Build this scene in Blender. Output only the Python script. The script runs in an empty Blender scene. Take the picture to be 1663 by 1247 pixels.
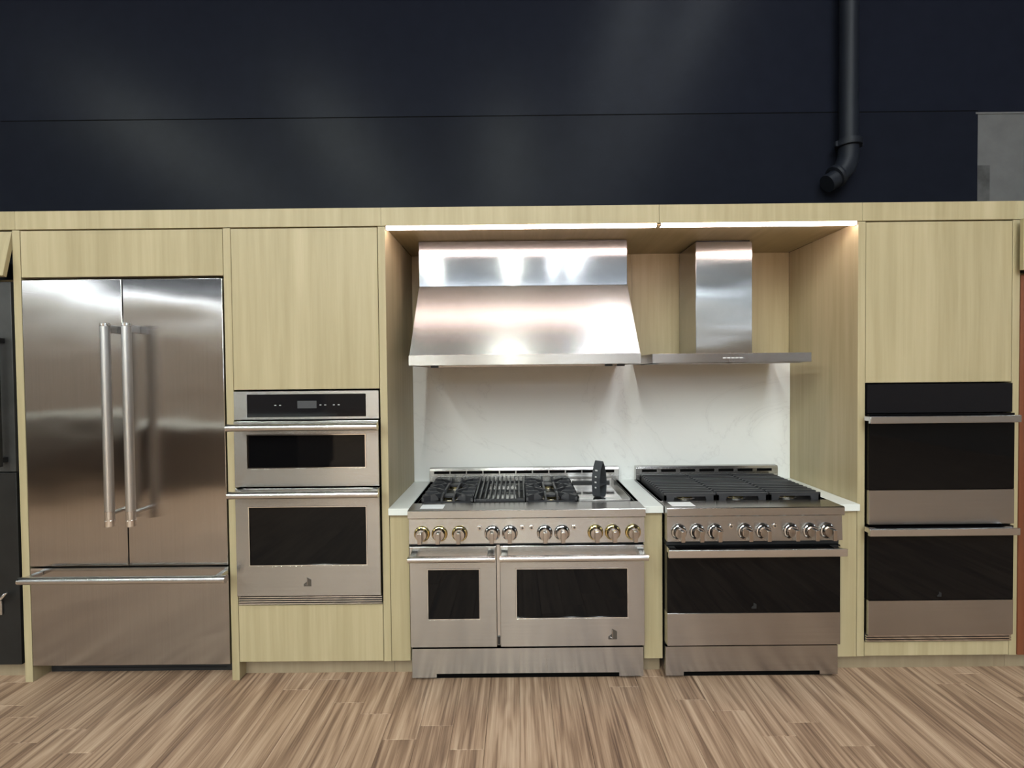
import bpy, bmesh, math, random
from mathutils import Vector, Matrix
random.seed(7)
R = math.radians
scene = bpy.context.scene
C = scene.collection

# ------------------------------------------------------------------ camera
FPX = 775.5
cam_d = bpy.data.cameras.new('camera'); cam = bpy.data.objects.new('camera', cam_d); C.objects.link(cam)
cam_d.sensor_fit = 'HORIZONTAL'; cam_d.sensor_width = 36.0
cam_d.lens = FPX / 1663 * 36.0
cam_d.shift_x = -(837.85 - 831.5) / 1663
cam_d.clip_start = 0.05; cam_d.clip_end = 60
cam.location = (0, -2.49, 1.599)
yaw, pitch, roll = R(0.08), R(1.116), R(0.576)
cam.matrix_world = (Matrix.Translation((0, -2.49, 1.599)) @ Matrix.Rotation(yaw, 4, 'Z')
                    @ Matrix.Rotation(R(90) - pitch, 4, 'X') @ Matrix.Rotation(-roll, 4, 'Z'))
scene.camera = cam

# ------------------------------------------------------------------ world, light levels, exposure
world = bpy.data.worlds.new('world'); scene.world = world; world.use_nodes = True
world.node_tree.nodes['Background'].inputs[0].default_value = (0.6, 0.7, 0.8, 1)
world.node_tree.nodes['Background'].inputs[1].default_value = 0.02
LAMP_STRENGTH = 168.0          # ceiling strip lamps
LED_STRENGTH = 27.0            # alcove strip lights
REARGLOW_STRENGTH = 6.0
vs = scene.view_settings
vs.view_transform = 'Standard'; vs.look = 'None'; vs.gamma = 1.0; vs.use_curve_mapping = False
vs.exposure = 0.0
scene.cycles.use_denoising = True
scene.cycles.max_bounces = 10
scene.cycles.sample_clamp_indirect = 6.0
scene.cycles.caustics_reflective = False
scene.cycles.caustics_refractive = False

# ------------------------------------------------------------------ mesh helpers
class MB:
    """collects shapes (world coordinates) and links them as one mesh object"""
    def __init__(s): s.bm = bmesh.new()
    def _faces(s, vs_, fs_):
        v = [s.bm.verts.new(p) for p in vs_]
        return [s.bm.faces.new([v[i] for i in f]) for f in fs_]
    def box(s, x0, x1, y0, y1, z0, z1, b=0.0, seg=2, M=None):
        tmp = bmesh.new()
        v = [tmp.verts.new(p) for p in ((x0,y0,z0),(x1,y0,z0),(x1,y1,z0),(x0,y1,z0),(x0,y0,z1),(x1,y0,z1),(x1,y1,z1),(x0,y1,z1))]
        for f in ((3,2,1,0),(4,5,6,7),(0,1,5,4),(1,2,6,5),(2,3,7,6),(3,0,4,7)): tmp.faces.new([v[i] for i in f])
        if b > 0: bmesh.ops.bevel(tmp, geom=tmp.edges[:], offset=b, segments=seg, profile=0.5, affect='EDGES')
        return s._merge(tmp, M)
    def _merge(s, tmp, M=None):
        if M is not None: bmesh.ops.transform(tmp, matrix=M, verts=tmp.verts)
        mp = {v: s.bm.verts.new(v.co) for v in tmp.verts}
        for f in tmp.faces: s.bm.faces.new([mp[v] for v in f.verts])
        tmp.free(); return s
    def prism(s, prof, axis, a, b, bev=0.0, M=None):
        """prof: 2-D outline; axis 'x' -> (y,z) outline run from x=a to x=b, 'y' -> (x,z), 'z' -> (x,y)"""
        tmp = bmesh.new()
        mk = {'x': lambda p, t: (t, p[0], p[1]), 'y': lambda p, t: (p[0], t, p[1]), 'z': lambda p, t: (p[0], p[1], t)}[axis]
        A = [tmp.verts.new(mk(p, a)) for p in prof]; B = [tmp.verts.new(mk(p, b)) for p in prof]
        n = len(prof)
        tmp.faces.new(A); tmp.faces.new(B[::-1])
        for i in range(n): tmp.faces.new([A[i], B[i], B[(i+1) % n], A[(i+1) % n]])
        bmesh.ops.recalc_face_normals(tmp, faces=tmp.faces[:])
        if bev > 0: bmesh.ops.bevel(tmp, geom=tmp.edges[:], offset=bev, segments=2, profile=0.5, affect='EDGES')
        return s._merge(tmp, M)
    def frame(s, x0, x1, z0, z1, h, y0, y1, bev=0.0):
        """plate x0..x1 by z0..z1, front y0, back y1, with a rectangular hole h=(hx0,hx1,hz0,hz1)"""
        o = [(x0,z0),(x1,z0),(x1,z1),(x0,z1)]; i = [(h[0],h[2]),(h[1],h[2]),(h[1],h[3]),(h[0],h[3])]
        V = [(x,y0,z) for x,z in o] + [(x,y0,z) for x,z in i] + [(x,y1,z) for x,z in o] + [(x,y1,z) for x,z in i]
        F = []
        for k in range(4):
            l = (k+1) % 4
            F += [(k,l,4+l,4+k), (8+l,8+k,12+k,12+l), (l,k,8+k,8+l), (4+k,4+l,12+l,12+k)]
        tmp = bmesh.new(); vv = [tmp.verts.new(p) for p in V]
        for q in F: tmp.faces.new([vv[i] for i in q])
        if bev > 0:
            es = [e for e in tmp.edges if all(abs(v.co.y-y0) < 1e-7 for v in e.verts) and len({round(v.co.x, 6) for v in e.verts} & {round(x0, 6), round(x1, 6), round(h[0], 6), round(h[1], 6)} | set()) and (abs(e.verts[0].co.x-e.verts[1].co.x) < 1e-7 or abs(e.verts[0].co.z-e.verts[1].co.z) < 1e-7)]
            bmesh.ops.bevel(tmp, geom=es, offset=bev, segments=2, profile=0.5, affect='EDGES')
        return s._merge(tmp)
    def cyl(s, p0, p1, r0, r1=None, n=20, cap=True):
        r1 = r0 if r1 is None else r1
        p0, p1 = Vector(p0), Vector(p1); d = (p1-p0).normalized()
        a = d.orthogonal().normalized(); b = d.cross(a)
        A = []; B = []
        for i in range(n):
            t = 2*math.pi*i/n; u = a*math.cos(t) + b*math.sin(t)
            A.append(s.bm.verts.new(p0+u*r0)); B.append(s.bm.verts.new(p1+u*r1))
        for i in range(n): s.bm.faces.new([A[i], A[(i+1)%n], B[(i+1)%n], B[i]])
        if cap: s.bm.faces.new(A[::-1]); s.bm.faces.new(B)
        return s
    def lathe(s, prof, origin, d, n=28):
        """prof: (radius, distance along d)"""
        d = Vector(d).normalized(); o = Vector(origin); a = d.orthogonal().normalized(); b = d.cross(a)
        rings = []
        for r, h in prof:
            if r < 1e-6: rings.append([s.bm.verts.new(o+d*h)]); continue
            rings.append([s.bm.verts.new(o+d*h+(a*math.cos(2*math.pi*i/n)+b*math.sin(2*math.pi*i/n))*r) for i in range(n)])
        for A, B in zip(rings, rings[1:]):
            for i in range(n):
                j = (i+1) % n
                if len(A) == 1 and len(B) == 1: continue
                if len(A) == 1: s.bm.faces.new([A[0], B[j], B[i]])
                elif len(B) == 1: s.bm.faces.new([A[i], A[j], B[0]])
                else: s.bm.faces.new([A[i], A[j], B[j], B[i]])
        return s
    def tube(s, pts, r, n=20):
        pts = [Vector(p) for p in pts]; rings = []; a = None
        for k, p in enumerate(pts):
            d = ((pts[min(k+1, len(pts)-1)] - pts[max(k-1, 0)])).normalized()
            a = d.orthogonal().normalized() if a is None else (a - d*a.dot(d)).normalized()
            b = d.cross(a); rr = r[k] if isinstance(r, (list, tuple)) else r
            rings.append([s.bm.verts.new(p+(a*math.cos(2*math.pi*i/n)+b*math.sin(2*math.pi*i/n))*rr) for i in range(n)])
        for A, B in zip(rings, rings[1:]):
            for i in range(n): s.bm.faces.new([A[i], A[(i+1)%n], B[(i+1)%n], B[i]])
        s.bm.faces.new(rings[0][::-1]); s.bm.faces.new(rings[-1]); return s
    def mesh(s, name, off=(0,0,0)):
        bmesh.ops.recalc_face_normals(s.bm, faces=s.bm.faces[:])
        if any(off): bmesh.ops.translate(s.bm, verts=s.bm.verts[:], vec=(-off[0],-off[1],-off[2]))
        me = bpy.data.meshes.new(name); s.bm.to_mesh(me); s.bm.free()
        me.polygons.foreach_set('use_smooth', [True]*len(me.polygons)); me.set_sharp_from_angle(angle=R(21))
        return me
    def build(s, name, m, parent=None, off=None):
        """off: world base point; parts of a thing are stored relative to the thing's base"""
        if off is None: off = BASE.get(parent.name, (0,0,0)) if parent else (0,0,0)
        o = bpy.data.objects.new(name, s.mesh(name, off)); o.data.materials.append(m); C.objects.link(o)
        if parent: o.parent = parent
        elif any(off): o.location = off
        return o
BASE = {}
def tag(o, label=None, cat=None, group=None, kind=None):
    if label: o['label'] = label
    if cat: o['category'] = cat
    if group: o['group'] = group
    if kind: o['kind'] = kind
    return o
def thing(name, loc, label, cat, group=None):
    o = bpy.data.objects.new(name, None); C.objects.link(o); o.location = loc; o.empty_display_size = 0.1
    BASE[o.name] = loc
    return tag(o, label, cat, group)
def sub(o, base):       # let a part carry sub-parts: the same base point
    BASE[o.name] = base
    return o
def B(*a, **k): return MB().box(*a, **k)
def place(name, me, m, parent, loc):
    """shared mesh data for alike pieces; loc in world"""
    o = bpy.data.objects.new(name, me); C.objects.link(o); o.parent = parent
    b = BASE.get(parent.name, (0,0,0)); o.location = (loc[0]-b[0], loc[1]-b[1], loc[2]-b[2])
    if m and not me.materials: me.materials.append(m)
    return o

# ------------------------------------------------------------------ materials
def nodes(name):
    m = bpy.data.materials.new(name); m.use_nodes = True; nt = m.node_tree
    return m, nt, nt.nodes['Principled BSDF']
def N(nt, t, **k):
    n = nt.nodes.new(t)
    for a, v in k.items(): setattr(n, a, v)
    return n
def ramp(nt, src, stops):
    r = N(nt, 'ShaderNodeValToRGB'); e = r.color_ramp.elements
    while len(e) < len(stops): e.new(0.5)
    for q, (p, c) in zip(e, stops): q.position = p; q.color = (*c, 1)
    nt.links.new(src, r.inputs[0]); return r.outputs[0]
def mapped(nt, scale, rand=True, coord='Object'):
    tc = N(nt, 'ShaderNodeTexCoord'); mp = N(nt, 'ShaderNodeMapping'); mp.inputs['Scale'].default_value = scale
    src = tc.outputs[coord]
    if rand:
        oi = N(nt, 'ShaderNodeObjectInfo'); mu = N(nt, 'ShaderNodeVectorMath', operation='MULTIPLY_ADD')
        cb = N(nt, 'ShaderNodeCombineXYZ')
        for i in range(3): nt.links.new(oi.outputs['Random'], cb.inputs[i])
        mu.inputs[1].default_value = (37.0, 23.0, 51.0)
        nt.links.new(cb.outputs[0], mu.inputs[0]); nt.links.new(src, mu.inputs[2]); src = mu.outputs[0]
    nt.links.new(src, mp.inputs[0]); return mp.outputs[0]
def noise(nt, vec, scale=1.0, detail=4.0, rough=0.55, dist=0.0):
    n = N(nt, 'ShaderNodeTexNoise'); n.inputs['Scale'].default_value = scale; n.inputs['Detail'].default_value = detail
    n.inputs['Roughness'].default_value = rough; n.inputs['Distortion'].default_value = dist
    nt.links.new(vec, n.inputs['Vector']); return n.outputs['Fac']
def bump(nt, bs, h, strength, dist):
    b = N(nt, 'ShaderNodeBump'); b.inputs['Strength'].default_value = strength; b.inputs['Distance'].default_value = dist
    nt.links.new(h, b.inputs['Height']); nt.links.new(b.outputs[0], bs.inputs['Normal']); return b
def plain(name, col, rough=0.5, metal=0.0, spec=0.5, coat=0.0, var=0.0):
    m, nt, bs = nodes(name)
    bs.inputs['Base Color'].default_value = (*col, 1); bs.inputs['Roughness'].default_value = rough
    bs.inputs['Metallic'].default_value = metal; bs.inputs['Specular IOR Level'].default_value = spec
    bs.inputs['Coat Weight'].default_value = coat
    v = mapped(nt, (9, 9, 9)); f = noise(nt, v, 1.0, 5)
    if var > 0:
        lo = tuple(c*(1-var) for c in col); hi = tuple(min(1, c*(1+var)) for c in col)
        nt.links.new(ramp(nt, f, [(0.3, lo), (0.7, hi)]), bs.inputs['Base Color'])
    return m
def wood(name, lo, hi, scale=(28, 28, 1.1), rough=0.42):
    m, nt, bs = nodes(name)
    v = mapped(nt, scale); a = noise(nt, v, 1.0, 6, 0.6, 0.3)
    v2 = mapped(nt, (scale[0]*.16, scale[1]*.16, scale[2]*.35)); b = noise(nt, v2, 1.0, 2, 0.5, 0.4)
    mx = N(nt, 'ShaderNodeMath', operation='MULTIPLY_ADD'); mx.inputs[1].default_value = 0.45; nt.links.new(b, mx.inputs[0])
    m2 = N(nt, 'ShaderNodeMath', operation='MULTIPLY'); m2.inputs[1].default_value = 0.55; nt.links.new(a, m2.inputs[0])
    nt.links.new(m2.outputs[0], mx.inputs[2])
    nt.links.new(ramp(nt, mx.outputs[0], [(0.32, lo), (0.5, tuple((p+q)/2 for p, q in zip(lo, hi))), (0.68, hi)]), bs.inputs['Base Color'])
    bs.inputs['Roughness'].default_value = rough; bs.inputs['Specular IOR Level'].default_value = 0.35
    bump(nt, bs, a, 0.05, 0.002)
    return m
def steel(name, col=(0.49, 0.475, 0.46), rough=0.24, aniso=0.9, tangent=(0, 0, 1), brush=(2, 2, 300), wave=0.0, wscale=(1.2, 1, 2.2)):
    """brushed stainless; tangent = direction in which reflections are stretched (across the brushing)"""
    m, nt, bs = nodes(name)
    bs.inputs['Metallic'].default_value = 1.0; bs.inputs['Roughness'].default_value = rough
    bs.inputs['Anisotropic'].default_value = aniso
    cb = N(nt, 'ShaderNodeCombineXYZ')
    for i in range(3): cb.inputs[i].default_value = tangent[i]
    nt.links.new(cb.outputs[0], bs.inputs['Tangent'])
    g = noise(nt, mapped(nt, brush), 1.0, 3, 0.6)
    nt.links.new(ramp(nt, g, [(0.25, tuple(c*0.93 for c in col)), (0.75, tuple(min(1, c*1.05) for c in col))]), bs.inputs['Base Color'])
    if wave > 0:
        w = noise(nt, mapped(nt, wscale), 1.0, 1.5, 0.4); bump(nt, bs, w, 1.0, wave)
    return m
def emit(name, col, s):
    m, nt, bs = nodes(name)
    bs.inputs['Base Color'].default_value = (0.8, 0.8, 0.8, 1)
    bs.inputs['Emission Color'].default_value = (*col, 1); bs.inputs['Emission Strength'].default_value = s
    return m

M_OAK = wood('pale_oak', (0.350, 0.289, 0.165), (0.485, 0.410, 0.260))
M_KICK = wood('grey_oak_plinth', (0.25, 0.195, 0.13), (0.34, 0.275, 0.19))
M_OAKH = wood('pale_oak_depth_grain', (0.350, 0.289, 0.165), (0.485, 0.410, 0.260), (28, 1.1, 28))
M_BROWN = wood('red_brown_panel', (0.12, 0.035, 0.016), (0.20, 0.065, 0.03))
M_STEEL = steel('brushed_stainless', brush=(2, 2, 260))                       # brushed sideways
M_STEELV = steel('brushed_stainless_upright', col=(0.45, 0.42, 0.40), tangent=(1, 0, 0), brush=(260, 260, 2), rough=0.165, aniso=1.0, wave=0.013)
M_CHIM = steel('chimney_stainless', tangent=(1, 0, 0), brush=(260, 260, 2), rough=0.19, aniso=1.0, wave=0.007, wscale=(1.0, 1, 4))
M_DUCT = steel('duct_stainless', col=(0.40, 0.395, 0.40), rough=0.10, aniso=0.6, wave=0.002)
M_CANOPY = steel('canopy_stainless', rough=0.27, aniso=0.9, brush=(2, 2, 260))
M_SATIN = plain('satin_bar', (0.66, 0.65, 0.64), 0.24, 1.0)
M_KNURL = plain('knurled_steel', (0.60, 0.59, 0.58), 0.34, 1.0)
M_CHROME = plain('chrome', (0.72, 0.70, 0.68), 0.09, 1.0)
M_KNOB = plain('knob_chrome', (0.46, 0.42, 0.39), 0.12, 1.0)
M_BRASS = plain('brass_tint', (0.78, 0.62, 0.28), 0.14, 1.0)
M_GLASS = plain('black_glass', (0.003, 0.003, 0.0035), 0.04, 0.0, 0.22)
M_PANELGLASS = plain('dark_panel_glass', (0.006, 0.006, 0.008), 0.05, 0.0, 0.3)
M_IRON = plain('cast_iron', (0.030, 0.030, 0.034), 0.40, 0.0, 0.5, var=0.2)
M_BLACK = plain('black_plastic', (0.008, 0.008, 0.009), 0.5)
M_VOID = plain('black_void', (0.003, 0.003, 0.003), 0.9, spec=0.05)
M_DARK = plain('dark_recess', (0.012, 0.012, 0.014), 0.6)
M_FAINT = plain('faint_grey_print', (0.022, 0.022, 0.023), 0.5, spec=0.2)
M_BADGE = plain('badge_grey', (0.14, 0.13, 0.12), 0.3, 0.8)
M_QUARTZ = plain('white_quartz', (0.72, 0.74, 0.72), 0.22, 0.0, 0.5, var=0.02)
M_PAPER = plain('white_paper', (0.78, 0.79, 0.80), 0.7)
M_PRINT = plain('pale_print', (0.55, 0.55, 0.55), 0.7)
M_TAGB = plain('dark_card', (0.045, 0.048, 0.055), 0.38, var=0.15)
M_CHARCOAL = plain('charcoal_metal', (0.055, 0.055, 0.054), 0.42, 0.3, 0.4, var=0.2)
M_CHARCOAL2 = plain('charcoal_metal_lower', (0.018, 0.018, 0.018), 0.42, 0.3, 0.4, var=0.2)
M_WALL = plain('navy_paint', (0.0098, 0.0114, 0.0190), 0.28, 0.0, 0.045, var=0.08)
M_WALL2 = plain('navy_paint_lower', (0.0094, 0.0108, 0.0172), 0.28, 0.0, 0.045, var=0.08)
M_PIPE = plain('navy_painted_iron', (0.009, 0.011, 0.017), 0.5, spec=0.2, var=0.12)
M_GREY = plain('bare_plaster', (0.10, 0.10, 0.104), 0.8, var=0.12)
M_GREY2 = plain('smudged_plaster', (0.055, 0.055, 0.057), 0.8, var=0.45)
M_CEIL = plain('dark_ceiling', (0.02, 0.021, 0.026), 0.8)
M_SIDE = plain('side_wall_paint', (0.40, 0.38, 0.36), 0.7)
M_REAR = plain('rear_wall_tan', (0.46, 0.375, 0.29), 0.7, var=0.1)
M_PANELS = plain('side_panelling', (0.17, 0.14, 0.12), 0.6, var=0.2)
M_ISLAND = plain('dark_island_panel', (0.075, 0.055, 0.045), 0.5, var=0.15)
M_LAMP = emit('lamp_diffuser', (0.93, 1.0, 0.92), LAMP_STRENGTH)
M_LAMP2 = emit('dimmer_lamp_diffuser', (0.90, 0.97, 1.0), LAMP_STRENGTH*0.33)
M_LED = emit('led_diffuser', (1.0, 0.78, 0.72), LED_STRENGTH)
M_GLOWPANEL = emit('added_glow_panel', (0.75, 0.88, 1.0), 13.0)  # panels of the added glowing bands on the unseen walls
M_REARGLOW = emit('rear_glow_diffuser', (0.85, 0.95, 1.0), REARGLOW_STRENGTH)  # for the added rear glow strip and the crossing lamp

def marble(name):
    m, nt, bs = nodes(name)
    v = mapped(nt, (0.8, 0.8, 1.1), rand=False)
    n1 = noise(nt, v, 1.3, 6, 0.6, 1.2)
    a = N(nt, 'ShaderNodeMath', operation='SUBTRACT'); a.inputs[1].default_value = 0.5; nt.links.new(n1, a.inputs[0])
    b = N(nt, 'ShaderNodeMath', operation='ABSOLUTE'); nt.links.new(a.outputs[0], b.inputs[0])
    col = ramp(nt, b.outputs[0], [(0.0, (0.70, 0.70, 0.70)), (0.004, (0.76, 0.765, 0.76)), (0.03, (0.78, 0.785, 0.78))])
    nt.links.new(col, bs.inputs['Base Color']); bs.inputs['Roughness'].default_value = 0.13
    return m
M_MARBLE = marble('white_marble')

def floor_mat(name, tiled):
    m, nt, bs = nodes(name)
    v = mapped(nt, (11, 0.75, 11), rand=not tiled)
    warp = noise(nt, v, 1.0, 3, 0.5, 0.6)
    # cathedral rings: bands of a slowly varying field
    k = N(nt, 'ShaderNodeMath', operation='MULTIPLY'); k.inputs[1].default_value = 26.0; nt.links.new(warp, k.inputs[0])
    sn = N(nt, 'ShaderNodeMath', operation='SINE'); nt.links.new(k.outputs[0], sn.inputs[0])
    fine = noise(nt, mapped(nt, (120, 2.6, 120), rand=not tiled), 1.0, 5, 0.65)
    mid = noise(nt, mapped(nt, (34, 1.1, 34), rand=not tiled), 1.0, 4, 0.6, 0.5)
    def ma(x, mul, add):
        q = N(nt, 'ShaderNodeMath', operation='MULTIPLY_ADD'); nt.links.new(x, q.inputs[0]); q.inputs[1].default_value = mul
        if isinstance(add, float): q.inputs[2].default_value = add
        else: nt.links.new(add, q.inputs[2])
        return q.outputs[0]
    f = ma(sn.outputs[0], 0.13, ma(fine, 0.75, ma(mid, 0.70, -0.225)))
    if not tiled:
        oi = N(nt, 'ShaderNodeObjectInfo'); f = ma(oi.outputs['Random'], 0.09, ma(f, 1.0, -0.045))
    col = ramp(nt, f, [(0.18, (0.125, 0.072, 0.048)), (0.38, (0.275, 0.172, 0.113)), (0.56, (0.410, 0.270, 0.182)), (0.82, (0.57, 0.410, 0.295))])
    nt.links.new(col, bs.inputs['Base Color'])
    bs.inputs['Roughness'].default_value = 0.46; bs.inputs['Specular IOR Level'].default_value = 0.35
    bump(nt, bs, fine, 0.08, 0.002)
    return m
M_PLANK = floor_mat('walnut_plank', False)
M_FLOORFAR = floor_mat('walnut_floor_far', True)

# ------------------------------------------------------------------ the room
RX0, RX1, RY0, RY1, RZ = -9.0, 9.0, -20.0, 0.70, 6.3
PX0, PX1, PY0, PY1 = -3.344, 3.344, -2.62, 0.66
f = MB().box(RX0, RX1, RY0, RY1, -0.12, -0.014)
for a in ((RX0, PX0, RY0, RY1), (PX1, RX1, RY0, RY1), (PX0, PX1, RY0, PY0), (PX0, PX1, PY1, RY1)): f.box(*a, -0.013, 0.0)
floor = tag(f.build('floor', M_FLOORFAR), 'dark walnut plank floor running toward the appliances', 'floor', kind='structure')
PW = 0.152
pl_mesh = {}
def plank_mesh(L):
    L = round(L, 3)
    if L not in pl_mesh:
        g, c = 0.0004, 0.0012; w = PW/2-g; l = L/2-g
        b = MB()
        V = [(-w,-l,-.012),(w,-l,-.012),(w,l,-.012),(-w,l,-.012),(-w,-l,-c),(w,-l,-c),(w,l,-c),(-w,l,-c),(-w+c,-l+c,0),(w-c,-l+c,0),(w-c,l-c,0),(-w+c,l-c,0)]
        b._faces(V, [(0,1,5,4),(1,2,6,5),(2,3,7,6),(3,0,4,7),(4,5,9,8),(5,6,10,9),(6,7,11,10),(7,4,8,11),(8,9,10,11)])
        pl_mesh[L] = b.mesh('plank'); pl_mesh[L].materials.append(M_PLANK)
    return pl_mesh[L]
ncol = int(round((PX1-PX0)/PW)); LEN = 1.0
offs = [0.0, 0.62, 0.28, 0.84, 0.44, 0.14, 0.72, 0.36, 0.92, 0.54, 0.2]
for i in range(ncol):
    y = PY0; first = LEN*offs[(i*3) % 11] or LEN
    if first < 0.12: first += LEN*0.5
    L = first
    while y < PY1-1e-4:
        L = min(L, PY1-y)
        o = bpy.data.objects.new('plank', plank_mesh(L)); C.objects.link(o); o.parent = floor
        o.location = (PX0+PW*(i+.5), y+L/2, 0)
        y += L; L = LEN

wb = MB().box(RX0, RX1, 0.686, 0.85, 0, RZ)
wall_back = tag(wb.build('wall_back', M_WALL), 'dark navy painted wall above the cabinets', 'wall', kind='structure')
B(RX0, 3.045, 0.681, 0.686, 0.0, 3.2965).build('lower_wall_panel', M_WALL2, wall_back)
B(RX0, 3.045, .6805, .686, 3.2965, 3.3025).build('panel_joint', M_VOID, wall_back)
B(3.047, 5.2, 0.684, 0.70, 0.0, 3.278).build('bare_plaster_patch', M_GREY, wall_back)
B(3.03, 5.2, 0.680, 0.70, 3.278, 3.290).build('plaster_lip', M_GREY, wall_back)
B(3.049, 3.128, 0.6825, 0.684, 2.40, 2.945).build('smudged_plaster_patch', M_GREY2, wall_back)
for nm, a, mt, lb in (('wall_left', (RX0-.15, RX0, RY0, RY1), M_SIDE, 'plain grey side wall left of the showroom'),
                      ('wall_right', (RX1, RX1+.15, RY0, RY1), M_PANELS, 'plain grey side wall right of the showroom'),
                      ('wall_rear', (RX0, RX1, RY0-.15, RY0), M_REAR, 'tan wall behind the camera')):
    tag(MB().box(*a, 0, RZ).build(nm, mt), lb, 'wall', kind='structure')
tag(B(RX0, RX1, RY0, RY1+.15, RZ, RZ+.15).build('ceiling', M_CEIL), 'dark painted showroom ceiling', 'ceiling', kind='structure')
wn = tag(MB().frame(-8.2, 8.2, 5.12, 5.58, (-8.1, 8.1, 5.18, 5.52), RY0+.07, RY0+.001).build('window_1', M_CEIL), 'added glowing band on the wall behind the camera', 'window', kind='structure')  # no known window: glowing band added to be mirrored in the steel
for k in range(8): B(-8.1+k*2.034, -8.1+k*2.034+1.96, RY0+.02, RY0+.03, 5.18, 5.52).build('glow_panel', M_GLOWPANEL, wn)
B(RX0, RX1, RY0, RY0+.002, 4.75, RZ).build('upper_dark_band', M_WALL, bpy.data.objects['wall_rear'])
for sx, nm, k0 in ((-1, 'wall_left', 2), (1, 'wall_right', 3)):
    wl = bpy.data.objects[nm]; xw = sx*9.0
    def WB(d, y0, y1, z0, z1): return B(min(xw, xw-sx*d), max(xw, xw-sx*d), y0, y1, z0, z1)
    WB(.01, RY0, .69, 3.42, RZ).build('upper_dark_band', M_WALL, wl)
    WB(.03, RY0+.5, -.6, 0, 2.45).build('panelling', M_PANELS, wl)
    tr = tag(WB(.22, RY0+.5, -.6, 2.80, 2.86).build('trim_%d' % k0, M_QUARTZ), 'white ledge on the %s side wall' % ('left' if sx < 0 else 'right'), 'trim', kind='structure')
    w_ = tag(WB(.05, RY0+.5, -.6, 3.12, 3.38).build('window_%d' % k0, M_SIDE), 'added high glowing band on the %s side wall' % ('left' if sx < 0 else 'right'), 'window', kind='structure')  # added glowing bands, put in as bright lines for the refrigerator reflections
    for k in range(7):
        y0_ = RY0+.6+k*2.68
        B(min(xw-sx*.051, xw-sx*.056), max(xw-sx*.051, xw-sx*.056), y0_, y0_+2.6, 3.20, 3.30).build('glow_panel', M_GLOWPANEL, w_)
cv = tag(B(-8, 8, RY0, RY0+.25, 4.4, 4.72).build('trim_1', M_OAK), 'added board for a glow strip on the wall behind the camera', 'trim', kind='structure')
B(-8, 8, RY0+.25, RY0+.27, 4.45, 4.65).build('added_glow_strip', M_REARGLOW, cv)  # glow strip added behind the camera for bright lines in the steel

# ceiling strip lamps: real fixtures, hung in rows running away from the appliance wall
LZ = 6.0
def strip_lamp(x, y0, y1, label, m):
    t = thing('strip_lamp', (x, (y0+y1)/2, LZ), label, 'ceiling lamp', 'strip lamps on the showroom ceiling')
    MB().prism([(x-.06, LZ+.06), (x+.06, LZ+.06), (x+.04, LZ+.12), (x-.04, LZ+.12)], 'y', y0, y1).build('housing', M_SIDE, t)
    MB().prism([(x-.05, LZ+.058), (x-.04, LZ+.03), (x, LZ+.02), (x+.04, LZ+.03), (x+.05, LZ+.058)], 'y', y0+.02, y1-.02).build('diffuser', m, t)
    for yy in (y0+.4, y1-.4): B(x-.005, x+.005, yy-.005, yy+.005, LZ+.12, RZ).build('hanger', M_BLACK, t)
for x, ya, yb, w in ((-6.6, -17.0, -4.0, 'far left'), (-3.3, -17.5, -4.0, 'left'), (-0.15, -17.5, -4.5, 'middle'),
                     (1.49, -17.5, -1.5, 'nearer of the close pair above the ranges'), (2.32, -17.5, -1.5, 'farther of the close pair above the ranges')):
    strip_lamp(x, ya, yb, f'long white ceiling strip lamp, {w} of the rows', M_LAMP2 if x > 1 else M_LAMP)

t = thing('strip_lamp', (0, -15.6, LZ), 'long white ceiling strip lamp crossing the rows near the rear wall', 'ceiling lamp', 'strip lamps on the showroom ceiling')
B(-7.5, 7.5, -15.66, -15.54, LZ-.14, LZ-.08).build('housing', M_SIDE, t); B(-7.48, 7.48, -15.65, -15.55, LZ-.17, LZ-.141).build('diffuser', M_REARGLOW, t)
# white-topped island behind the camera: seen only in the reflections
t = thing('display_island', (-5.7, -5.4, 0), 'dark display island with white top, mirrored in the refrigerator doors', 'island')
B(-8.1, -3.3, -6.1, -4.7, 0.1, 0.88, b=.004).build('cabinet_body', M_ISLAND, t); B(-8.05, -3.35, -6.05, -4.75, 0, 0.1).build('toe_kick', M_DARK, t)
B(-8.15, -3.25, -6.15, -4.65, 0.88, 0.93, b=.004).build('worktop', M_QUARTZ, t)

# drain pipe on the wall
t = thing('drain_pipe', (2.14, 0.61, 2.78), 'dark painted drain pipe with elbow on the navy wall', 'pipe')
MB().cyl((2.14, .598, 3.03), (2.14, .598, RZ-.002), .054, n=24).build('pipe', M_PIPE, t)
e = sub(MB().tube([(2.14,.598,3.08),(2.14,.598,3.0),(2.135,.598,2.95),(2.115,.598,2.90),(2.085,.597,2.86),(2.05,.596,2.83),(2.00,.595,2.80)], [.058,.058,.062,.064,.062,.058,.056], 20).build('elbow', M_PIPE, t), (2.14,.61,2.78))
MB().lathe([(.056,0),(.074,.004),(.076,.02),(.074,.042),(.056,.046)], (2.14,.598,3.03), (0,0,1)).build('coupling', M_PIPE, t)
MB().lathe([(.055,0),(.072,.004),(.075,.016),(.072,.03),(.055,.034)], (2.075,.597,2.855), (-.83,-.02,-.5)).build('hub_ring', M_PIPE, e)
for s in (-1, 1): B(2.14+s*.073-.016, 2.14+s*.073+.016, .586, .610, 3.035, 3.068, b=.004).build('bolt_lug', M_PIPE, t)

# ------------------------------------------------------------------ cabinets
ZT = 2.374
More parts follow.
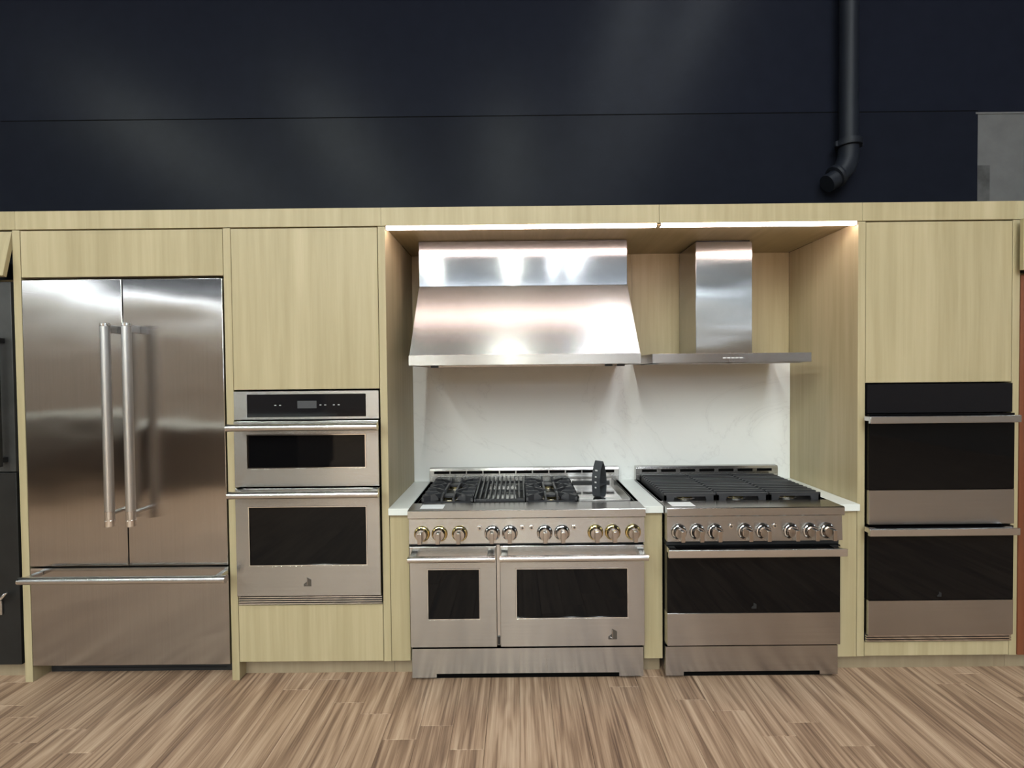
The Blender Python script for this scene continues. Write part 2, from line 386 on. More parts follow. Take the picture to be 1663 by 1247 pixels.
# fascia
t = thing('cabinet_fascia', (0, 0.01, 2.377), 'long pale oak fascia running along the top of all the cabinets', 'fascia')
for a, b in ((-3.60, -2.594), (-2.593, -0.6945), (-0.6935, 0.7465), (0.7475, 1.7965), (1.7975, 2.5975), (2.5985, 3.60)):
    B(a, b, -0.001, 0.021, 2.377, 2.471, b=.0008, seg=1).build('fascia_board', M_OAK, t)
B(-3.6, 3.6, 0.021, 0.66, 2.45, 2.468).build('top_board', M_OAKH, t)
# refrigerator surround
t = thing('refrigerator_cabinet', (-2.045, .3, 0), 'pale oak surround with shallow overhead door enclosing the stainless refrigerator', 'cabinet')
for a, b in ((-2.612, -2.572), (-1.517, -1.478)): B(a, b, 0, .63, 0, ZT, b=.001, seg=1).build('side_panel', M_OAK, t)
B(-2.569, -1.520, .001, .021, 2.130, 2.370, b=.001, seg=1).build('overhead_door', M_OAK, t)
B(-2.571, -1.518, .03, .63, 2.130, 2.145).build('shelf', M_OAKH, t)
B(-2.571, -1.518, .61, .63, 0.0, 2.13).build('back_panel', M_DARK, t)
# oven cabinet (combination oven)
t = thing('oven_cabinet', (-1.09, .3, 0), 'pale oak tall cabinet around the stainless combination oven', 'cabinet')
B(-.713, -.675, 0, .63, .094, ZT, b=.001, seg=1).build('side_panel', M_OAK, t)
B(-1.476, -.7165, .001, .021, 1.534, 2.370, b=.001, seg=1).build('upper_door', M_OAK, t)
B(-1.476, -.7165, .001, .021, .097, .399, b=.001, seg=1).build('lower_drawer_front', M_OAK, t)
for z in (1.536, .382): B(-1.477, -.7135, .03, .63, z, z+.016).build('shelf', M_OAKH, t)
B(-1.477, -.7135, .62, .63, .094, ZT).build('back_panel', M_DARK, t)
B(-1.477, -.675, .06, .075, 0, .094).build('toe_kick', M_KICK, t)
# double oven cabinet
t = thing('oven_cabinet', (2.2, .3, 0), 'pale oak tall cabinet around the black glass double oven', 'cabinet')
for a, b in ((1.778, 1.816), (2.579, 2.617)): B(a, b, 0, .63, .097, ZT, b=.001, seg=1).build('side_panel', M_OAK, t)
B(1.819, 2.5765, .001, .021, 1.538, 2.370, b=.001, seg=1).build('upper_door', M_OAK, t)
B(1.819, 2.5765, .001, .021, .099, .172, b=.001, seg=1).build('bottom_rail', M_OAK, t)
for z in (1.539, .158): B(1.8165, 2.5785, .03, .63, z, z+.012).build('shelf', M_OAKH, t)
B(1.8165, 2.5785, .62, .63, .097, ZT).build('back_panel', M_DARK, t)
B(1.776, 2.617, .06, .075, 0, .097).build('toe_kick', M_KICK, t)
# alcove lining
t = thing('range_alcove', (.55, .3, 1.7), 'pale oak alcove lining behind and above the two range hoods', 'alcove')
B(-.674, 1.777, .032, .645, 2.375, 2.393).build('ceiling_panel', M_OAKH, t)
B(-.674, .7555, .63, .645, 1.702, 2.3745).build('back_panel', M_OAK, t)
B(.7575, 1.777, .63, .645, 1.702, 2.3745).build('back_panel', M_OAK, t)
B(-.674, 1.777, .6305, .645, .0, 1.700).build('lower_back_panel', M_DARK, t)
# base fillers
def base_unit(a, b, label):
    t = thing('base_cabinet', ((a+b)/2, .3, 0), label, 'cabinet', 'narrow base cabinets beside the ranges')
    B(a, b, .022, .60, .095, .872).build('body', M_OAK, t)
    B(a+.001, b-.001, 0, .021, .096, .868, b=.001, seg=1).build('front_panel', M_OAK, t)
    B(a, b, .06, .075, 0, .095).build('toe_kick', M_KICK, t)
base_unit(-.673, -.572, 'narrow pale oak base cabinet left of the wide range, beside the oven cabinet')
base_unit(.657, .757, 'narrow pale oak base cabinet between the two ranges')
base_unit(1.674, 1.776, 'narrow pale oak base cabinet between the smaller range and the double oven')
for a, b, lb in ((-.674, -.568, 'white quartz worktop strip left of the wide range'), (.6545, .757, 'white quartz worktop strip between the two ranges'),
                 (1.672, 1.777, 'white quartz worktop strip right of the smaller range')):
    tag(B(a, b, -.022, .613, .873, .909, b=.002).build('worktop', M_QUARTZ, off=((a+b)/2, .3, .873)), lb, 'worktop', 'white worktop strips')
tag(B(-.674, 1.777, .614, .629, .873, 1.701, b=.001, seg=1).build('backsplash', M_MARBLE, off=(.55, .62, .873)), 'glossy white marble backsplash with faint veins behind both ranges', 'backsplash')
for a, b, lb in ((-.671, .736, 'longer glowing light strip under the fascia above the wide hood'), (.756, 1.774, 'shorter glowing light strip under the fascia above the chimney hood')):
    t = thing('light_strip', ((a+b)/2, .02, 2.366), lb, 'light strip', 'light strips in the alcove')
    for q in (a, b-.0015): B(q, q+.0015, .003, .0305, 2.361, 2.3765).build('end_cap', M_SATIN, t)
    MB().prism([(.003, 2.3765), (.003, 2.367), (.008, 2.362), (.024, 2.361), (.03, 2.366), (.03, 2.3765)], 'x', a+.002, b-.002).build('diffuser', M_LED, t)

# neighbours cut by the frame
t = thing('cabinet', (-3.1, .3, 0), 'pale oak cabinet at the left edge with overhead door tilted open', 'cabinet')
MA = Matrix.Translation((0, .001, 2.368)) @ Matrix.Rotation(R(-12.0), 4, 'X')
B(-3.40, -2.614, 0, .020, -.243, 0, b=.001, seg=1, M=MA).build('tilted_door', M_OAK, t)
B(-3.44, -3.402, 0, .63, 0, ZT).build('side_panel', M_OAK, t)
B(-3.402, -2.613, .07, .63, 2.118, 2.133).build('shelf', M_OAKH, t)
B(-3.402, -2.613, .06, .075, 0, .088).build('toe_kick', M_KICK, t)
t = thing('black_refrigerator', (-3.0, .3, .09), 'charcoal black refrigerator cut off at the left edge', 'refrigerator')
B(-3.395, -2.622, .03, .60, .09, 2.112).build('body', M_BLACK, t)
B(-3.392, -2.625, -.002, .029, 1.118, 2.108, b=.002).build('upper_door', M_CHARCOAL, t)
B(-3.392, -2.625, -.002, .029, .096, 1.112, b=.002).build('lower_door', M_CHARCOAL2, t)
B(-2.692, -2.660, -.055, -.030, 1.15, 1.83, b=.003).build('handle', M_BLACK, t)
for z in (1.17, 1.79): B(-2.690, -2.664, -.031, -.0025, z, z+.025).build('handle_bracket', M_BLACK, t)
MB().tube([(-2.74,-.004,.455),(-2.72,-.03,.455),(-2.69,-.035,.462),(-2.672,-.03,.485),(-2.666,-.028,.49)], [.009,.009,.009,.007,.005], 18).build('lever', M_CHROME, t)
B(-2.76, -2.712, -.012, -.003, .365, .44, b=.002).build('lever_plate', M_SATIN, t)
t = thing('cabinet', (3.1, .3, 0), 'pale oak cabinet at the right edge with overhead door standing proud', 'cabinet')
B(2.586, 3.40, -.045, -.026, 2.108, 2.368, b=.001, seg=1).build('overhead_door', M_OAK, t)
B(3.402, 3.44, 0, .63, 0, ZT).build('side_panel', M_OAK, t)
B(2.6185, 3.402, .08, .63, 2.10, 2.115).build('shelf', M_OAKH, t)
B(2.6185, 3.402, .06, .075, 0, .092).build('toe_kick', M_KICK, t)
t = thing('brown_appliance', (3.0, .3, .095), 'reddish brown panelled appliance door at the right edge', 'appliance')
B(2.626, 3.395, .03, .60, .093, 2.095).build('body', M_BLACK, t); B(2.624, 3.395, .002, .029, .096, 2.090, b=.002).build('door', M_BROWN, t)

# ------------------------------------------------------------------ refrigerator
FB = (-2.045, .3, 0)
t = thing('refrigerator', FB, 'large stainless built-in french door refrigerator with bottom drawer', 'refrigerator')
B(-2.564, -1.525, .052, .60, .088, 2.118).build('body', M_BLACK, t)
for s in (-1, 1):
    a, b = ((-2.566, -2.0475) if s < 0 else (-2.0425, -1.524))
    d = sub(B(a, b, -.004, .050, .616, 2.116, b=.003).build('door', M_STEELV, t), FB)
    hx = -2.0685 if s < 0 else -1.961
    h = sub(MB().cyl((hx, -.085, .851), (hx, -.085, 1.879), .021, n=28).build('handle', M_SATIN, t), FB)
    MB().lathe([(.0216, 0), (.0222, .001), (.0222, .03), (.0216, .031)], (hx, -.085, .853), (0, 0, 1)).build('end_collar', M_CHROME, h)
    MB().lathe([(.0216, 0), (.0222, .001), (.0222, .012), (.0216, .013)], (hx, -.085, 1.864), (0, 0, 1)).build('end_collar', M_CHROME, h)
    MB().cyl((hx, -.085, .93), (hx, -.085, 1.862), .0213, n=28, cap=False).build('knurled_grip', M_KNURL, h)
    B(hx-.010, hx+.010, -.075, -.0045, 1.832, 1.872, b=.002).build('bracket', M_SATIN, h)
    MB().cyl((hx, -.07, .915), (hx, -.0045, .915), .011, n=20).build('bracket', M_CHROME, h)
d = sub(B(-2.566, -1.524, -.004, .050, .088, .606, b=.003).build('drawer', M_STEELV, t), FB)
B(-2.560, -1.530, -.006, .02, .596, .6075).build('drawer_lip', M_SATIN, d)
h = sub(MB().cyl((-2.530, -.092, .578), (-1.482, -.092, .578), .0185, n=28).build('drawer_handle', M_SATIN, t), FB)
for x in (-2.508, -1.536): B(x-.014, x+.014, -.082, -.0045, .572, .592, b=.003).build('bracket', M_SATIN, h)
for a, b in ((-2.5305, -2.520), (-1.492, -1.4815)): MB().cyl((a, -.092, .578), (b, -.092, .578), .0192, n=24).build('end_collar', M_CHROME, h)
B(-2.56, -1.53, .09, .11, .0, .086).build('base_grille', M_DARK, t)
for x in (-2.40, -1.70): MB().cyl((x, .16, 0), (x, .16, .09), .02).build('foot', M_BLACK, t)
for k in range(4): B(-2.5, -1.6, .086, .0895, .015+k*.018, .021+k*.018).build('grille_slat', M_BLACK, t)

# ------------------------------------------------------------------ emblem (slanted sail shape with a pale hooked line)
def emblem(x, z, s, y, parent, base, mat=None):
    k = s
    P = [(-.5,-.62),(-.5,-.30),(-.08,.02),(-.08,.62),(.5,.30),(.5,-.62)]
    o = MB().prism([(x+a*k, z+b*k) for a, b in P], 'y', y-.0012, y).build('emblem', mat or M_BADGE, parent, off=base)
    BASE[o.name] = base
    MB().tube([(x-.03*k, y-.0016, z+.5*k), (x-.02*k, y-.0016, z), (x+.0*k, y-.0016, z-.35*k), (x-.06*k, y-.0016, z-.46*k), (x-.3*k, y-.0016, z-.33*k)], .035*k, 8).build('emblem_line', M_CHROME if mat is None else M_FAINT, o)

# ------------------------------------------------------------------ combination wall oven
def zz(z): return 1.6 + (z-1.6)*1.006
OB = (-1.095, .3, .41); OX0, OX1, OY = -1.472, -.7185, -.010
t = thing('combination_oven', OB, 'stainless combination microwave and wall oven with round bar handles', 'oven')
B(OX0+.01, OX1-.008, .03, .58, .425, 1.525).build('body', M_BLACK, t)
cp = sub(MB().frame(OX0, OX1, zz(1.380), zz(1.525), (-1.404, -.785, zz(1.392), zz(1.510)), OY, .028).build('control_panel', M_STEEL, t), OB)
B(-1.4035, -.7855, OY+.002, .026, zz(1.3925), zz(1.5095)).build('display_glass', M_PANELGLASS, cp)
B(-1.142, -1.042, OY+.0012, OY+.002, 1.435, 1.474).build('display_screen', plain('screen_grey', (.06, .062, .07), .3), cp)
for k, dx in enumerate((-.165, -.14, .07, .095, .14, .165)): B(-1.092+dx-.005, -1.092+dx+.005, OY+.0012, OY+.002, 1.450, 1.4535).build('touch_icon', M_PRINT, cp)
def round_handle(x0, x1, z, y, r, parent, base, face, inset=.03, bh=.022):
    h = sub(MB().cyl((x0, y, z), (x1, y, z), r, n=28).build('handle', M_SATIN, parent, off=base), base)
    for x in (x0+inset, x1-inset):
        MB().prism([(face-.0005, z+bh*.9), (face-.0005, z-bh*.1), (y+r*.4, z-r*.5), (y-r*.1, z+r*.75)], 'x', x-.017, x+.017, bev=.002).build('bracket', M_SATIN, h, off=base)
    for a, b in ((x0-.0004, x0+.010), (x1-.010, x1+.0004)): MB().cyl((a, y, z), (b, y, z), r+.0007, n=28).build('end_collar', M_CHROME, h, off=base)
def oven_door(x0, x1, z0, z1, win, y, yb, parent, base, m=None):
    d = sub(MB().frame(x0, x1, z0, z1, win, y, yb, bev=.0018).build('door', m or M_STEEL, parent, off=base), base)
    w = win; g = .0045
    MB().frame(w[0]-.0005, w[1]+.0005, w[2]-.0005, w[3]+.0005, (w[0]+g, w[1]-g, w[2]+g, w[3]-g), y-.0012, y+.004).build('window_trim', M_CHROME, d, off=base)
    B(w[0]+.001, w[1]-.001, y+.0042, yb-.004, w[2]+.001, w[3]-.001).build('window_glass', M_GLASS, d, off=base)
    return d
oven_door(OX0+.003, OX1, zz(1.033), zz(1.372), (-1.402, -.785, zz(1.128), zz(1.303)), OY-.012, .028, t, OB)
oven_door(OX0+.003, OX1, zz(.463), zz(1.024), (-1.402, -.786, zz(.621), zz(.930)), OY-.012, .028, t, OB)
round_handle(-1.466, -.706, 1.344, -.083, .0185, t, OB, OY-.012)
round_handle(-1.466, -.706, 1.001, -.083, .0185, t, OB, OY-.012)
emblem(-1.10, .531, .038, OY-.012, t, OB)
B(OX0+.006, OX1, -.004, .028, zz(.414), zz(.456)).build('vent_recess', M_DARK, t)
for k in range(4): B(OX0+.005, OX1+.002, -.013, -.004, .4085+k*.0115, .4145+k*.0115).build('vent_slat', M_CHROME, t)

# ------------------------------------------------------------------ double wall oven (black glass)
DB = (2.2, .3, .18); DX0, DX1, DY = 1.822, 2.5745, -.010
t = thing('double_oven', DB, 'black glass double wall oven with flat stainless handles', 'oven')
B(DX0+.01, DX1-.01, .03, .58, .185, 1.53).build('body', M_BLACK, t)
B(DX0, DX1, DY, .028, zz(1.382), zz(1.531), b=.001, seg=1).build('control_panel', M_PANELGLASS, t)
def flat_handle(x0, x1, z0, z1, y0, y1, face, parent, base):
    h = sub(B(x0, x1, y0, y1, z0, z1, b=.002).build('handle', M_SATIN, parent, off=base), base)
    for x in (x0+.03, x1-.03): B(x-.02, x+.02, y1-.001, face-.0005, z0+.010, z1-.002, b=.002).build('bracket', M_CHROME, h, off=base)
for (g0, g1, s0) in ((.985, 1.378, .806), (.411, .795, .228)):
    d = sub(B(DX0, DX1, DY-.012, .028, zz(g0)+.0015, zz(g1), b=.001, seg=1).build('door_glass', M_GLASS, t), DB)
    B(DX0, DX1, DY-.014, .026, zz(s0), zz(g0), b=.0015, seg=1).build('steel_band', M_STEEL, d)
    flat_handle(1.785, 2.546, (zz(1.335) if g1 > 1 else zz(.765)), (zz(1.371) if g1 > 1 else zz(.801)), -.083, -.067, DY-.012, t, DB)
emblem(2.19, .435, .022, DY-.012, t, DB, M_FAINT)
B(DX0-.002, DX1, -.004, .028, .180, .222).build('vent_recess', M_DARK, t)
for k in range(3): B(DX0-.003, DX1+.001, -.014, -.004, .183+k*.0125, .1905+k*.0125).build('vent_slat', M_CHROME, t)

# ------------------------------------------------------------------ knobs
def knob_meshes():
    a = MB().lathe([(.0, 0), (.0395, 0), (.0405, -.005), (.037, -.012), (.0325, -.014), (.0315, -.004)], (0, 0, 0), (0, 1, 0), 32).mesh('bezel')
    b = MB().lathe([(.0305, -.003), (.0300, -.026), (.027, -.032), (.0, -.034)], (0, 0, 0), (0, 1, 0), 32).mesh('knob_body')
    c = MB().box(-.0100, .0100, -.068, -.030, -.033, .022, b=.002).mesh('knob_grip')
    return a, b, c
def knob_set(xs, z, y, t, metal):
    A, Bm, Cm = knob_meshes()
    # one mesh copy per bezel colour, the outer knobs yellower
    chrome_bezel = A; yellow_bezel = A.copy()
    chrome_bezel.materials.append(M_CHROME); yellow_bezel.materials.append(M_BRASS)
    Bm.materials.append(M_KNOB); Cm.materials.append(M_KNOB)
    for i, x in enumerate(xs):
        k = place('knob', Bm, None, t, (x, y, z)); 
        for me, nm in ((yellow_bezel if metal and (i < 3 or i > 6) else chrome_bezel, 'bezel'), (Cm, 'grip')):
            o = bpy.data.objects.new(nm, me); C.objects.link(o); o.parent = k
def burner(x, y, z, t, base, r=.042):
    b = sub(MB().lathe([(.0, 0), (r*1.25, 0), (r*1.25, .006), (r, .008), (r, .010)], (x, y, z), (0, 0, 1), 24).build('burner', M_SATIN, t), base)
    MB().lathe([(r*.98, .009), (r*.98, .020), (r*.85, .022)], (x, y, z), (0, 0, 1), 24).build('brass_ring', M_BRASS, b, off=base)
    MB().lathe([(r*.95, .021), (r*.95, .026), (r*.8, .030), (0, .031)], (x, y, z), (0, 0, 1), 24).build('burner_cap', M_IRON, b, off=base)

def range_shell(x0, x1, base, label, trim_y=-.073):
    t = thing('range', base, label, 'range')
    xa, xb = x0+.006, x1-.006
    B(xa, xb, .0, .595, .06, .735).build('body', M_CHARCOAL2, t)
    # sloped control fascia with the bull-nose band above it
    MB().prism([(-.062, .737), (-.056, .8655), (-.02, .8655), (.05, .737)], 'x', x0+.003, x1-.003).build('control_panel', M_STEEL, t)
    MB().prism([(trim_y+.006, .866), (trim_y, .872), (trim_y, .908), (trim_y+.004, .912), (.062, .913), (.062, .868)], 'x', x0, x1).build('front_ledge', M_STEEL, t)
    B(xa, xb, .063, .60, .80, .897).build('cooktop', M_STEEL, t)
    for a, b in ((x0+.001, x0+.022), (x1-.022, x1-.001)): B(a, b, .063, .60, .897, .913, b=.001, seg=1).build('side_rail', M_STEEL, t)
    # kick panel with two feet
    w = x1-x0; k0, k1 = x0+.003, x1-.003; q = (k1-k0)*.105
    MB().prism([(k0, .174), (k0, .022), (k0+q, .022), (k0+q, .042), (k1-q, .042), (k1-q, .022), (k1, .022), (k1, .174)], 'y', -.028, -.005).build('kick_panel', M_STEEL, t)
    B(k0+.01, k1-.01, .002, .03, .001, .059).build('underside_shade', M_VOID, t)  # added near-black box: shade under the range is put into its colour
    for x in (k0+.05, k1-.05):
        for y in (.03, .5): MB().cyl((x, y, 0), (x, y, .06), .018).build('foot', M_BLACK, t)
    return t
def riser(x0, x1, n, t, base):
    r = sub(MB().prism([(.575, .898), (.575, .985), (.580, .998), (.612, 1.0), (.612, .898)], 'x', x0, x1).build('backguard', M_STEEL, t), base)
    g = (x1-x0-.05)/n
    for k in range(n):
        a = x0+.025+k*g
        B(a+(.004 if n > 8 else .014), a+g-(.004 if n > 8 else .014), .5738, .5755, .964, .981).build('vent_slot', M_VOID, r)
    B(x0+.004, x1-.004, .570, .5745, .944, .948).build('crease', M_SATIN, r)

# ------------------------------------------------------------------ wide range
AB = (.043, .3, 0); AX0, AX1 = -.562, .650
t = range_shell(AX0, AX1, AB, 'wide stainless range with ten knobs, grill and two oven doors')
oven_door(-.558, -.1135, .200, .722, (-.469, -.198, .343, .606), -.060, -.002, t, AB)
oven_door(-.0945, .646, .200, .722, (-.014, .562, .345, .605), -.060, -.002, t, AB)
round_handle(-.549, -.117, .683, -.130, .0165, t, AB, -.060, .022, .03)
round_handle(-.092, .645, .683, -.130, .0165, t, AB, -.060, .022, .03)
B(-.112, -.096, -.040, -.003, .200, .735).build('centre_stile', M_SATIN, t)
B(-.110, -.098, -.046, -.040, .205, .245).build('hinge_block', M_BLACK, t)
B(-.556, .644, -.045, -.002, .724, .736).build('vent_gap', M_DARK, t)
emblem(.481, .262, .045, -.060, t, AB)
kx = [-.492, -.402, -.299, -.132, -.042, .136, .225, .396, .484, .588]
knob_set(kx, .789, -.0595, t, True)
for x in (-.196, .023, .069, .288):
    b = sub(MB().lathe([(0, 0), (.013, 0), (.013, -.003), (.0115, -.004), (0, -.0045)], (x, -.060, .815), (0, 1, 0), 18).build('indicator_button', M_CHROME, t), AB)
    MB().cyl((x, -.0644, .815), (x, -.0652, .815), .006, n=12).build('symbol', M_BADGE, b)
riser(-.566, .652, 11, t, AB)
ZC = .898
mod = [(-.520, -.2425), (-.2375, .0405), (.0455, .3235), (.3285, .608)]
def star_grate(a, b, t):
    y0, y1 = .078, .555; zt = .945; cx = (a+b)/2
    g = MB()
    for y in (y0, (y0+y1)/2-.006, y1-.012): pass
    # two rails at the outside with six stepped fingers each
    for s in (-1, 1):
        xo = a if s < 0 else b
        xi = xo - s*.012
        g.box(min(xo, xi), max(xo, xi), y0, y1, ZC+.004, zt-.010)
        for k in range(6):
            y = y0+.03+k*(y1-y0-.07)/5
            xe = xo - s*.085
            g.prism([(xo, ZC+.004), (xo, zt), (xe+s*.02, zt), (xe, zt-.014), (xe, zt-.028), (xo-s*.02, ZC+.004)], 'y', y, y+.011)
        # diagonal blades to each burner
        for (yc, ys) in ((.195, y0+.004), (.195, (y0+y1)/2), (.435, (y0+y1)/2), (.435, y1-.004)):
            p = Vector((xo-s*.006, ys, 0)); q = Vector((cx+s*.034, yc+(ys-yc)*.25, 0)); d = q-p; L = d.length
            M = Matrix.Translation(p) @ Matrix.Rotation(math.atan2(d.y, d.x), 4, 'Z')
            g.prism([(0, ZC+.004), (0, zt), (L*.9, zt), (L, zt-.008), (L, zt-.020), (L*.6, zt-.028)], 'y', -.005, .005, M=M)
    for s in (-1, 1):
        x = cx+s*.032
        g.box(x-.0055, x+.0055, .225, .405, zt-.022, zt)
        g.prism([(y0+.01, ZC+.006), (y0+.01, zt-.010), (y0+.06, zt), (y0+.10, zt), (y0+.10, zt-.02)], 'x', x-.0055, x+.0055)
        g.prism([(y1-.01, ZC+.006), (y1-.01, zt-.010), (y1-.06, zt+.012), (y1-.10, zt), (y1-.10, zt-.02)], 'x', x-.0055, x+.0055)
    g.box(a, b, y0, y0+.010, ZC+.004, ZC+.018); g.box(a, b, y1-.010, y1, ZC+.004, ZC+.018)
    g.build('burner_grate', M_IRON, t)
for a, b in (mod[0], mod[2]):
    B(a, b, .07, .565, ZC-.0005, ZC+.003).build('burner_pan', M_BLACK, t)
    for y in (.175, .43): burner((a+b)/2, y, ZC+.003, t, AB)
    star_grate(a, b, t)
a, b = mod[1]
gr = sub(B(a, b, .07, .565, ZC-.0005, ZC+.003).build('grill_pan', M_BLACK, t), AB)
B(a+.05, b-.05, .14, .50, ZC+.004, ZC+.010).build('grill_heater', M_SATIN, gr)
n = 11; me_bar = None
for k in range(n):
    x = a+.006+k*(b-a-.012)/(n-1)
    if me_bar is None:
        me_bar = MB().prism([(-.232, -.02), (-.232, -.004), (-.224, .0), (.20, .018), (.235, .010), (.235, -.02)], 'x', -.0042, .0042).mesh('grill_bar'); me_bar.materials.append(M_IRON)
    place('grill_bar', me_bar, None, t, (x, .312, .934))
for y in (.088, .30, .53): B(a+.002, b-.002, y, y+.008, ZC+.012, ZC+.028).build('grill_cross_bar', M_IRON, t)
a, b = mod[3]
gd = sub(B(a, b, .07, .565, ZC-.0005, ZC+.004, b=.001, seg=1).build('griddle_plate', M_CHROME, t), AB)
MB().frame(a, b, .07, .565, (a+.012, b-.012, .082, .555), .0, .001)
for q in ((a, a+.006, .075, .56), (b-.006, b, .075, .56), (a+.006, b-.006, .075, .082), (a+.006, b-.006, .553, .56)):
    B(*q, ZC+.003, .920 if q[1]-q[0] > .05 and q[2] < .1 else .930, b=.001, seg=1).build('griddle_rim', M_STEEL, gd)
B(a+.02, b-.02, .545, .5525, ZC+.004, .915).build('drip_slot', M_DARK, gd)

# ------------------------------------------------------------------ smaller range
EB = (1.21, .3, 0); EX0, EX1 = .760, 1.662
t = range_shell(EX0, EX1, EB, 'smaller stainless range with eight knobs and a black glass oven door')
d = sub(B(.762, 1.650, -.060, -.002, .3665, .712, b=.001, seg=1).build('door_glass', M_GLASS, t), EB)
B(.762, 1.650, -.062, -.004, .1975, .3655, b=.0015, seg=1).build('steel_band', M_STEEL, d)
B(.764, 1.650, -.045, -.002, .7135, .736).build('vent_gap', M_DARK, t)
flat_handle(.750, 1.641, .677, .715, -.128, -.112, -.060, t, EB)
emblem(1.207, .402, .024, -.060, t, EB, M_FAINT)
knob_set([.823, .917, 1.008, 1.161, 1.253, 1.394, 1.492, 1.580], .787, -.0595, t, False)
for x in (1.090, 1.313):
    b = sub(MB().lathe([(0, 0), (.013, 0), (.013, -.003), (.0115, -.004), (0, -.0045)], (x, -.060, .813), (0, 1, 0), 18).build('indicator_button', M_CHROME, t), EB)
    MB().cyl((x, -.0644, .813), (x, -.0652, .813), .006, n=12).build('symbol', M_BADGE, b)
riser(.763, 1.676, 7, t, EB)
B(.790, 1.634, .07, .565, ZC-.0005, ZC+.003).build('burner_pan', M_BLACK, t)
mw = (1.636-.788)/3
fing = MB().prism([(-mw/2+.004, -.022), (-mw/2+.004, -.003), (-mw/2+.012, .0), (mw/2-.012, .0), (mw/2-.004, -.003), (mw/2-.004, -.022), (mw/2-.02, -.016), (-mw/2+.02, -.016)], 'y', -.006, .006).mesh('grate_bar')
fing.materials.append(M_IRON)
for j in range(3):
    a = .788+j*mw; b = a+mw; cx = (a+b)/2
    for y in (.165, .43): burner(cx, y, ZC+.003, t, EB, .045)
    g = MB()
    for xx in (a+.004, b-.015): g.box(xx, xx+.011, .074, .56, ZC+.004, .940)
    g.box(a+.004, b-.004, .549, .56, ZC+.004, .945)
    g.prism([(a+.004, ZC+.004), (a+.004, .950), (b-.004, .950), (b-.004, ZC+.004), (b-.05, ZC+.004), (b-.058, .932), (a+.058, .932), (a+.05, ZC+.004)], 'y', .074, .086)
    gg = sub(g.build('burner_grate', M_IRON, t), EB)
    for k in range(12): 
        o = place('grate_bar', fing, None, gg, (cx, .118+k*.0385, .953))

# ------------------------------------------------------------------ hoods
HB = (.043, .3, 1.65)
t = thing('range_hood', HB, 'wide stainless canopy hood with sloped front above the wide range', 'range hood')
MB().frame(-.562, .650, .0, .613, (-.545, .633, .018, .600), 0, .001)
b = MB()
b.box(-.562, .650, 0, .018, 1.651, 1.705, b=.001, seg=1); b.box(-.562, -.548, .018, .613, 1.651, 1.705); b.box(.636, .650, .018, .613, 1.651, 1.705); b.box(-.548, .636, .598, .613, 1.651, 1.705)
b.build('rim', M_STEEL, t)
MB().prism([(.004, 1.7055), (.283, 2.112), (.613, 2.112), (.613, 1.7055)], 'x', -.559, .647, bev=.0012).build('canopy', M_CANOPY, t)
B(-.557, .645, .282, .613, 2.113, 2.372, b=.0012, seg=1).build('duct_cover', M_DUCT, t)
B(-.52, .61, .30, .60, 2.3721, 2.3745).build('duct_gap', M_DARK, t)
for k in range(4):
    a = -.540+k*.293
    fl = sub(B(a, a+.288, .03, .585, 1.672, 1.690).build('baffle_filter', M_SATIN, t), HB)
    for q in range(9): B(a+.02+q*.029, a+.034+q*.029, .05, .565, 1.668, 1.672).build('baffle', M_CHROME, fl)
for x in (-.43, .485, .55): B(x-.02, x+.02, .020, .032, 1.639, 1.672, b=.002).build('filter_clip', M_BLACK, t)
KB = (1.2, .4, 1.65)
t = thing('range_hood', KB, 'slim stainless chimney hood with square duct above the smaller range', 'range hood')
B(.757, 1.642, .17, .613, 1.655, 1.707, b=.001, seg=1).build('canopy', M_STEEL, t)
B(1.058, 1.388, .325, .613, 1.7075, 2.366, b=.0012, seg=1).build('chimney', M_CHIM, t)
B(1.068, 1.378, .335, .613, 2.3661, 2.3745).build('chimney_gap', M_DARK, t)
B(1.145, 1.265, .1685, .1695, 1.677, 1.685).build('button_strip', M_SATIN, t)
for k in range(5): B(1.150+k*.023, 1.166+k*.023, .1675, .1686, 1.678, 1.684).build('button', M_PRINT, t)
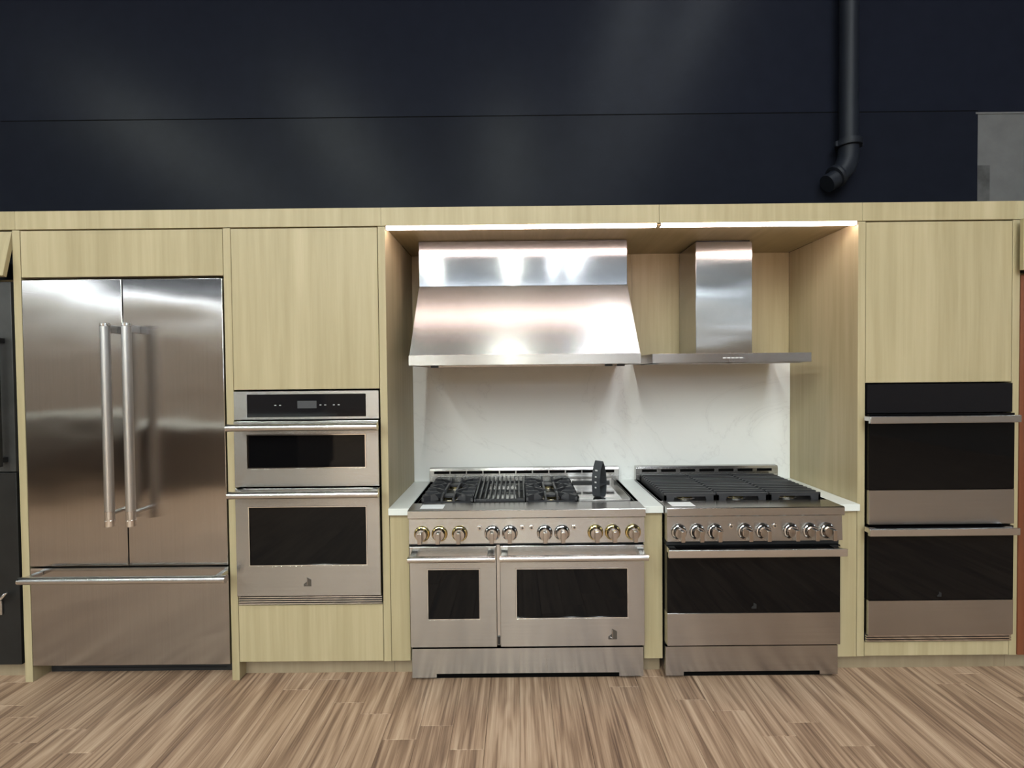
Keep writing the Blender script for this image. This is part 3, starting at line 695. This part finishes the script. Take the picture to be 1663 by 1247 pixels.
for a in (.80, 1.21): B(a, a+.39, .20, .58, 1.650, 1.6548).build('filter', M_SATIN, t)

# ------------------------------------------------------------------ small loose things
tag(B(-.505, -.385, -.045, .030, .9135, .9145).build('paper_card', M_PAPER, off=(-.445, 0, .9135)), 'white paper card on the front ledge of the wide range', 'card', 'white cards on the ranges')
tag(B(.795, .915, -.045, .035, .9135, .9145).build('paper_card', M_PAPER, off=(.855, 0, .9135)), 'white paper card on the front ledge of the smaller range', 'card', 'white cards on the ranges')
# folded dark information band standing on the griddle
GX, GY, GZ = .462, .20, .9025
t = thing('information_band', (GX, GY, GZ), 'folded dark printed card band standing upright on the griddle', 'card')
t.rotation_euler.z = R(48)
BASE[t.name] = (0, 0, 0)
def ribbon(pts, v0, v1, th):
    b = MB(); n = len(pts); out = []
    for i, (u, z) in enumerate(pts):
        p = Vector((u, z)); q0 = Vector(pts[max(i-1, 0)]); q1 = Vector(pts[min(i+1, n-1)]); d = (q1-q0).normalized(); nn = Vector((-d.y, d.x))
        out.append((p+nn*th/2, p-nn*th/2))
    for (a0, a1), (b0, b1) in zip(out, out[1:]):
        V = [(q.x, v, q.y) for v in (v0, v1) for q in (a0, a1, b1, b0)]
        b._faces(V, [(0,1,2,3), (7,6,5,4), (0,4,5,1), (1,5,6,2), (2,6,7,3), (3,7,4,0)])
    bmesh.ops.remove_doubles(b.bm, verts=b.bm.verts[:], dist=1e-6)
    return b
prof = [(.0, .205), (-.022, .165), (-.034, .115), (-.036, .065), (-.030, .015), (-.018, .003), (.018, .003), (.030, .015), (.036, .065), (.034, .115), (.022, .165), (.0, .205)]
ribbon(prof, -.026, .026, .002).build('band', M_TAGB, t, off=(0, 0, 0))
B(-.034, .034, -.024, .024, .070, .072).build('divider', M_TAGB, t, off=(0, 0, 0))
for u, z, l in ((-.030, .155, .016), (-.0362, .12, .010), (-.0385, .09, .012), (-.0385, .06, .010)):
    B(u-.0003, u+.0003, -l/2, l/2, z-.004, z+.004).build('print_mark', M_PRINT, t, off=(0, 0, 0))
